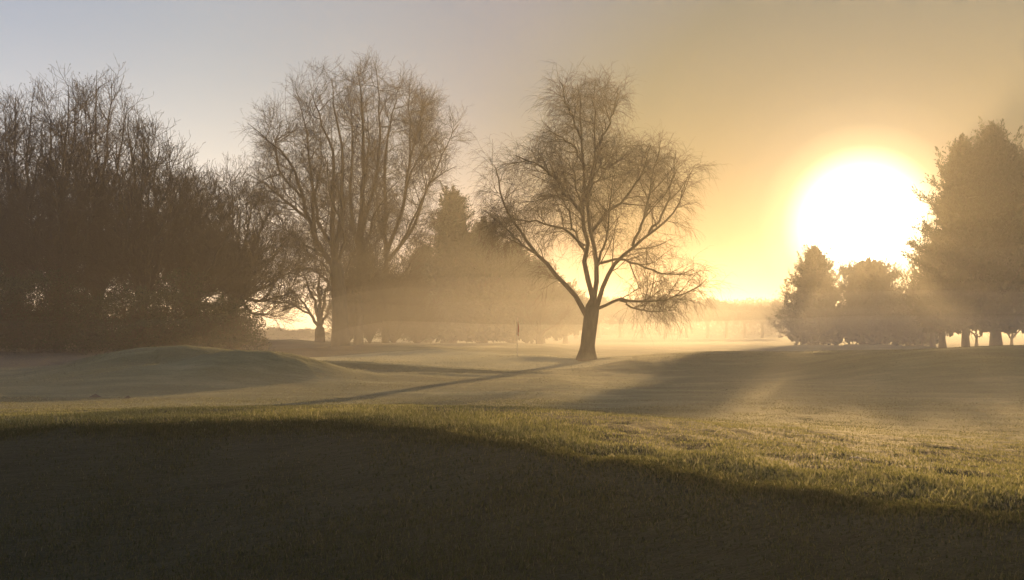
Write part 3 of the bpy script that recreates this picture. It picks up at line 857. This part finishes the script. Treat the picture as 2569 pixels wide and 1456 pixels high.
# bare trees mixed with the right-hand conifers
bare_tree('bare_tree', (2338, 99), [(1040, 1130), (1042, 1040), (1040, 950)], [
    ([(1040, 980), (1045, 800), (1060, 620), (1055, 440)], 0, 0.6, 1.0),
    ([(1040, 960), (1020, 820), (1000, 680), (1020, 530)], 0, -0.8, 0.8),
    ([(1040, 960), (990, 880), (960, 830)], 0, 0.6, 0.6),
    ([(1042, 950), (1080, 780), (1090, 600)], 0, 1.2, 0.8),
], ellipses([(1055, 560, 60, 150), (1020, 760, 90, 160), (975, 850, 50, 50)], c4, 99, 0.9),
    'thin bare tree catching the glare between the sun and the tall conifers', 'tree', None, 91, c4, small_levels, trunk_r=(0.22, 0.18), limb_r=0.12)
for k, (bx, Y, lab) in enumerate([(1240, 93, 'bare sapling under the tall conifers on the mound, left of the thick trunk'), (1400, 95, 'bare sapling under the tall conifers closest to the right edge')]):
    bare_tree('sapling', (c4(bx, 0)[0], Y), [(bx, 1135), (bx, 1110), (bx + 2, 1090)], [
        ([(bx, 1105), (bx - 30, 1060), (bx - 55, 1010)], 0, 0.4, 1), ([(bx, 1100), (bx + 8, 1040), (bx + 15, 980)], 0, -0.4, 1),
        ([(bx, 1105), (bx + 35, 1070), (bx + 60, 1030)], 0, 0.2, 1)],
        ellipses([(bx, 1030, 85, 80)], c4, Y, 0.9), lab, 'sapling', 'saplings under the right conifers', 95 + k, c4, small_levels[:2], trunk_r=(0.14, 0.11), limb_r=0.08)

# ------------------------------------------------------------------ the distant row of trees
far_levels = [
    dict(n=8, t0=0.15, t1=1.0, ang=40, angsd=14, length=2.6, lensd=0.3, K=6, up=0.06, wig=0.13, r0=0.09, r1=0.04, sides=3),
    dict(n=7, t0=0.1, t1=1.0, ang=42, angsd=15, length=1.5, lensd=0.3, K=5, up=0.03, wig=0.16, r0=0.05, r1=0.030),
    dict(n=5, t0=0.1, t1=1.0, ang=42, angsd=15, length=0.9, lensd=0.3, K=4, up=0.0, wig=0.16, r0=0.035, r1=0.025)]
far_specs = [(1445, 205, 742, 40), (1500, 215, 736, 44), (1555, 208, 744, 40), (1610, 220, 738, 46), (1668, 210, 742, 42), (1722, 222, 736, 46), (1775, 214, 744, 42),
             (1822, 225, 750, 38), (1868, 216, 762, 36), (1912, 228, 766, 36), (1956, 220, 758, 40)]
far_labels = ['misty far tree directly left of the birch trunk', 'misty far tree directly right of the birch trunk', 'misty far tree under the lowest right limb of the birch, near its trunk',
              'misty far tree below the middle of the lowest birch limb', 'misty far tree below the end of the lowest birch limb', 'misty far tree below the outermost birch twigs',
              'misty far tree just outside the birch crown', 'misty far tree in the dip of the far row', 'misty far tree with the lowest top of the far row',
              'misty far tree second from the small stepped conifer', 'misty far tree touching the small stepped conifer']
for k, (u, Y, tv, hw) in enumerate(far_specs):
    r2 = np.random.default_rng(300 + k)
    bv = 848
    mid = (tv + bv) / 2
    limbs = []
    for j in range(6):
        tx = u + hw * (j / 2.5 - 1) * 0.85 + r2.normal(0, 4); ty = tv + 8 + 22 * abs(j / 2.5 - 1) + r2.uniform(0, 12)
        limbs.append(([(u, bv - 32), (u + (tx - u) * 0.3, bv - 52), (u + (tx - u) * 0.7, mid - 10), (tx, ty)], 0, r2.uniform(-3, 3), 1.0))
    bare_tree('distant_tree', (u, Y), [(u, bv), (u, bv - 20), (u, bv - 38)], limbs, ellipses([(u, mid - 8, hw, (bv - tv) * 0.44)], c0, Y, 0.9),
              far_labels[k], 'tree', 'misty trees in the far row', 310 + k, c0, far_levels, trunk_r=(0.35, 0.28), limb_r=0.2, leaves=3600, leaf_size=0.45, flare=1.2)
# brushwood round the feet of the middle trees
for k, (u, Y, w, h) in enumerate([(872, 79, 4.6, 6.0), (928, 80, 4.0, 7.6), (988, 84, 5.2, 5.6), (1045, 88, 5, 6.0)]):
    bush('brushwood_bush', u, Y, w, h,
         ['dark brushwood right of the leftmost thick trunk of the middle stand', 'dark brushwood right of the straight central trunk', 'dark brushwood behind the thin stemmed tree of the middle stand',
          'dark brushwood between the middle stand and the pointed conifer'][k], 'brushwood under the middle trees', 130 + k, M_EVERGREEN, n=2200, leaf=0.12, stems=85)
# hedge that closes the bright gap on the left, and scrub under the far row
for k, (u, Y, w, h, lab) in enumerate([(690, 150, 10, 1.7, 'low misty hedge bush in the bright gap, next to the left thicket'), (760, 152, 9, 1.5, 'low misty hedge bush in the bright gap, beside the small forked tree')]):
    bush('hedge_bush', u, Y, w, h, lab, 'low bushes across the bright gap', 120 + k, M_EVERGREEN, n=4000, leaf=0.3)

# far-off wood behind the row, one misty mass
rg = np.random.default_rng(77)
nw = 36000
wu = rg.uniform(1370, 2010, nw); wy = rg.uniform(330, 360, nw)
wx = (wu - UC) / F * wy
wtop = 11.0 + 1.6 * vnoise(wx / 7.0, wx * 0) + 0.9 * vnoise(wx / 2.3 + 9, wx * 0)
wz = height(wx, wy, False) + rg.random(nw) ** 0.9 * wtop
V, Q = leaf_quads(rg, np.stack([wx, wy, wz], -1), 0.9, None, 0.5)
wd = mesh_obj('distant_wood', V, Q, M_LEAF)
tag(wd, 'pale far-off wood low on the horizon behind the misty row of trees', 'wood', kind='stuff')

# ------------------------------------------------------------------ flagstick
fx, fy = (1297 - UC) / F * 54, 54.0
fz = ground_at(fx, fy)
top = px(1299, 797, 54)[2] - fz
pin = empty('flagstick', (fx, fy, fz)); tag(pin, 'thin golf flagstick with a limp flag standing on the green', 'flagstick')
kb = Bag()
kb.add(*tubes(np.array([[(0, 0, -0.1), (0.008, 0, top * 0.5), (0.03, 0, top)]]), np.array([[0.023, 0.020, 0.017]]), 8))
kb.build('pole', M_POLE, pin, (0, 0, 0))
# limp flag: folded cloth hanging down the pole
rows, cols = 14, 15
tt = np.linspace(0, 1, rows); sss = np.linspace(0, 1, cols)
Vf = []
for i in range(rows):
    for j in range(cols):
        zz = top - 0.05 - tt[i] * 0.42 - sss[j] * 0.55
        r = 0.03 + 0.05 * abs(math.sin(sss[j] * 7.0)) * (0.5 + 0.5 * tt[i]) + 0.03 * sss[j]
        an = 0.6 + 1.5 * math.sin(sss[j] * 8.5 + tt[i])
        Vf.append((0.03 * zz / top + math.cos(an) * r, math.sin(an) * r, zz))
ii, jj = np.meshgrid(np.arange(rows - 1), np.arange(cols - 1), indexing='ij')
q = (ii * cols + jj).ravel()
fo = mesh_obj('flag', np.array(Vf), np.stack([q, q + 1, q + cols + 1, q + cols], -1), M_FLAG, pin, True)
sol = fo.modifiers.new('cloth thickness', 'SOLIDIFY'); sol.thickness = 0.004


# ------------------------------------------------------------------ small things on the turf
def molehill(u, Y, w, h, label, seed):
    rg = np.random.default_rng(seed)
    x0 = (u - UC) / F * Y; z0 = ground_at(x0, Y)
    nr_, na = 9, 26
    V = []
    for i in range(nr_):
        for j in range(na):
            r = (i / (nr_ - 1)); a_ = 2 * math.pi * j / na
            zz = h * math.exp(-(r * 1.7) ** 2) * (1 + 0.15 * rg.normal()) - 0.03 * r
            V.append((math.cos(a_) * r * w / 2 * (1 + 0.15 * rg.normal()), math.sin(a_) * r * w / 2, zz))
    ii, jj = np.meshgrid(np.arange(nr_ - 1), np.arange(na), indexing='ij')
    j2 = (jj + 1) % na
    Q = np.stack([ii * na + jj, (ii + 1) * na + jj, (ii + 1) * na + j2, ii * na + j2], -1).reshape(-1, 4)
    o = mesh_obj('molehill', np.array(V), Q, M_SOIL)
    o.location = (x0, Y, z0)
    tag(o, label, 'molehill', 'small earth heaps on the fairway')


molehill(242, 27.5, 0.34, 0.045, 'larger small heap of dark earth on the fairway at left', 1)
molehill(324, 27.0, 0.20, 0.03, 'smaller heap of dark earth right of the larger one', 2)
sx, sy = (2150 - UC) / F * 8.6, 8.6
sz = float(height(np.array([sx]), np.array([sy]))[0])
tw = empty('fallen_twig', (sx, sy, sz)); tag(tw, 'pale fallen twig lying in the lit grass at right', 'twig')
kb = Bag()
pth = np.array([(-0.085, 0, 0.055), (-0.03, 0.01, 0.052), (0.03, 0.0, 0.044), (0.09, -0.01, 0.035)])
kb.add(*tubes(pth[None], np.array([[0.004, 0.005, 0.005, 0.003]]), 6)); kb.build('stick', M_DEADWOOD, tw, (0, 0, 0))
kb = Bag()
kb.add(*tubes(np.array([[(-0.03, 0.01, 0.052), (0.0, 0.05, 0.06), (0.02, 0.08, 0.06)]]), np.array([[0.004, 0.003, 0.002]]), 5)); kb.build('side_shoot', M_DEADWOOD, tw, (0, 0, 0))


# ------------------------------------------------------------------ air
def box(name, x0, x1, y0, y1, z0, z1, mat):
    V = np.array([(x, y, z) for z in (z0, z1) for y in (y0, y1) for x in (x0, x1)])
    Q = np.array([(0, 2, 3, 1), (4, 5, 7, 6), (0, 1, 5, 4), (2, 6, 7, 3), (0, 4, 6, 2), (1, 3, 7, 5)])
    return mesh_obj(name, V, Q, mat)


HAZE_D = 0.0010
hz = box('haze', -1050, 1050, -45, 1520, -6, 25.5, make_volume_mat('haze_air', HAZE_D, (0.97, 0.95, 0.92), 0.55))
tag(hz, 'golden morning haze filling the air over the whole course', 'haze', kind='stuff')
# the mist thins out upwards: closed layers inside one another, each with its own even density
mv, mf, mm, mat_idx = [], [], [], []
off = 0
for k, (top, y0, y1, wave, dens) in enumerate([(-1.25, 14.0, 135.0, 0.12, 0.0032), (0.9, 39.0, 130.0, 0.8, 0.0026), (2.4, 47.0, 128.0, 0.9, 0.0019), (5.5, 58.0, 126.0, 1.2, 0.0013)]):
    hw = 1040.0 - 4 * k
    mxs = np.r_[-hw, np.linspace(-160 - k, 160 + k, 110), hw]; mys = np.r_[np.geomspace(y0, min(y1, 300), 70), np.geomspace(301, y1, 4)] if y1 > 300 else np.geomspace(y0, y1, 80)
    MY, MX = np.meshgrid(mys, mxs, indexing='ij')
    MZ = CZ + top - (0.0, 2.3, 1.7, 2.2)[k] * smooth(-7, -17, MX) + wave * (0.7 * vnoise(MX / 31 + 3 + k, MY / 27 + 8) + 0.7 * vnoise(MX / 12, MY / 11 + k) + 0.25 * vnoise(MX / 5.5 + 7, MY / 6.0 + k)) * (1 - 0.5 * smooth(-7, -17, MX))
    mr, mc = MX.shape
    Vt = np.stack([MX, MY, MZ], -1).reshape(-1, 3); Vb = Vt.copy(); Vb[:, 2] = -5 + 0.05 * k
    ii, jj = np.meshgrid(np.arange(mr - 1), np.arange(mc - 1), indexing='ij'); a = (ii * mc + jj).ravel(); nt = mr * mc
    Qt = np.stack([a, a + 1, a + mc + 1, a + mc], -1)
    edge = np.r_[np.arange(mc), np.arange(2, mr + 1) * mc - 1, (mr - 1) * mc + np.arange(mc - 2, -1, -1), np.arange(mr - 2, -1, -1) * mc]
    e0, e1 = edge[:-1], edge[1:]
    Qs = np.stack([e1, e0, e0 + nt, e1 + nt], -1)
    Qa = np.concatenate([Qt, Qt[:, ::-1] + nt, Qs])
    mv.append(np.concatenate([Vt, Vb])); mf.append(Qa + off); off += 2 * nt
    mat_idx.append(np.full(len(Qa), k, np.int32))
    mm.append(make_volume_mat('mist_air', dens, (0.97, 0.95, 0.92), 0.38))
ms = mesh_obj('ground_mist', np.concatenate(mv), np.concatenate(mf), mm)
ms.data.polygons.foreach_set('material_index', np.concatenate(mat_idx)); ms.data.update()
tag(ms, 'low ground mist lying over the fairway and round the tree feet', 'mist', kind='stuff')

# ------------------------------------------------------------------ world: low sun sky
W = bpy.data.worlds.new('World'); scene.world = W
W.use_nodes = True
N, L = W.node_tree.nodes, W.node_tree.links
N.clear()
sky = N.new('ShaderNodeTexSky'); sky.sky_type = 'NISHITA'; sky.sun_disc = False
sky.sun_elevation = SUN_EL; sky.sun_rotation = SUN_AZ
sky.altitude = 30; sky.air_density = 3.0; sky.dust_density = 0.0; sky.ozone_density = 6.0
bg = N.new('ShaderNodeBackground'); bg.inputs['Strength'].default_value = 0.05
L.new(sky.outputs[0], bg.inputs['Color'])
# aureole of the sun in the misty sky
tc = N.new('ShaderNodeTexCoord')
vn = N.new('ShaderNodeVectorMath'); vn.operation = 'NORMALIZE'; L.new(tc.outputs['Generated'], vn.inputs[0])
dot = N.new('ShaderNodeVectorMath'); dot.operation = 'DOT_PRODUCT'; L.new(vn.outputs[0], dot.inputs[0]); dot.inputs[1].default_value = tuple(SUN_DIR)


def wm(op, a, b=None):
    n = N.new('ShaderNodeMath'); n.operation = op
    for k, v in enumerate((a, b)):
        if v is None: continue
        if isinstance(v, (int, float)): n.inputs[k].default_value = v
        else: L.new(v, n.inputs[k])
    return n.outputs[0]


ang = wm('ARCCOSINE', wm('MINIMUM', dot.outputs['Value'], 1.0))
deg = wm('MULTIPLY', ang, 180.0 / math.pi)
# (angle from the sun in degrees, radiance) of the hazy sky, added to the Nishita sky
AUREOLE = [(0.0, (9.0, 8.0, 6.0)), (2.0, (4.0, 3.6, 2.6)), (2.7, (1.5, 1.35, 0.9)), (3.4, (0.60, 0.52, 0.34)), (4.3, (0.20, 0.155, 0.10)), (5.6, (0.055, 0.04, 0.04)), (7.2, (0.015, 0.012, 0.02)), (9.5, (0.0, 0.0, 0.008)), (14.0, (0.0, 0.0, 0.004)),
           (18.0, (0.02, 0.02, 0.035)), (23.0, (0.048, 0.044, 0.075)), (30.0, (0.085, 0.085, 0.115)), (38.0, (0.11, 0.118, 0.155)), (47.0, (0.11, 0.125, 0.18)), (60.0, (0.09, 0.10, 0.16)), (180.0, (0.04, 0.05, 0.10))]
AMAX = 10.0
chan = []
for c in range(3):
    fc = N.new('ShaderNodeFloatCurve'); cv = fc.mapping.curves[0]
    pts = [(math.sqrt(d / 180.0), rad[c] / AMAX) for d, rad in AUREOLE]
    while len(cv.points) < len(pts): cv.points.new(0.5, 0.5)
    for p, (x, y) in zip(cv.points, pts): p.location = (x, y); p.handle_type = 'VECTOR'
    fc.mapping.update()
    L.new(wm('SQRT', wm('DIVIDE', deg, 180.0)), fc.inputs['Value'])
    chan.append(wm('MULTIPLY', fc.outputs[0], AMAX))
cmb = N.new('ShaderNodeCombineColor')
for k in range(3): L.new(chan[k], cmb.inputs[k])
b2 = N.new('ShaderNodeBackground'); L.new(cmb.outputs[0], b2.inputs['Color'])
ad = N.new('ShaderNodeAddShader'); L.new(bg.outputs[0], ad.inputs[0]); L.new(b2.outputs[0], ad.inputs[1])
# pale band above the horizon, away from the sun
sepz = N.new('ShaderNodeSeparateXYZ'); L.new(vn.outputs[0], sepz.inputs[0])
elz = wm('DIVIDE', sepz.outputs[2], math.sin(math.radians(11)))
band = wm('EXPONENT', wm('MULTIPLY', wm('MULTIPLY', elz, elz), -1.0))
mr_ = N.new('ShaderNodeMapRange'); mr_.interpolation_type = 'SMOOTHSTEP'; L.new(deg, mr_.inputs['Value'])
mr_.inputs['From Min'].default_value = 12; mr_.inputs['From Max'].default_value = 32
b3 = N.new('ShaderNodeBackground'); b3.inputs['Color'].default_value = (0.36, 0.33, 0.26, 1); L.new(wm('MULTIPLY', band, mr_.outputs['Result']), b3.inputs['Strength'])
ad3 = N.new('ShaderNodeAddShader'); L.new(ad.outputs[0], ad3.inputs[0]); L.new(b3.outputs[0], ad3.inputs[1])
prev = ad3.outputs[0]
out = N.new('ShaderNodeOutputWorld'); L.new(prev, out.inputs['Surface'])

sun = bpy.data.lights.new('sun', 'SUN'); sun.energy = 5.0; sun.angle = math.radians(0.53); sun.color = (1.0, 0.62, 0.245)
so = bpy.data.objects.new('sun', sun); col.objects.link(so)
from mathutils import Vector
so.rotation_euler = Vector(-SUN_DIR).to_track_quat('-Z', 'Y').to_euler()
so.location = (60, 150, 40)

# ------------------------------------------------------------------ camera and render settings
cam = bpy.data.cameras.new('camera'); cam.sensor_width = 36.0; cam.lens = 36.0 * F / 2568.0
cam.clip_start = 0.05; cam.clip_end = 6000
co = bpy.data.objects.new('camera', cam); col.objects.link(co)
co.location = (0, 0, CZ); co.rotation_euler = (math.pi / 2 + PITCH, 0, 0)
scene.camera = co
scene.view_settings.view_transform = 'Standard'; scene.view_settings.look = 'None'
scene.view_settings.gamma = 1.0; scene.view_settings.exposure = 1.17
scene.view_settings.use_curve_mapping = False
cy = scene.cycles
cy.max_bounces = 6; cy.diffuse_bounces = 2; cy.glossy_bounces = 1; cy.transmission_bounces = 2; cy.volume_bounces = 2; cy.transparent_max_bounces = 8
cy.use_denoising = True
cy.sample_clamp_indirect = 4.0
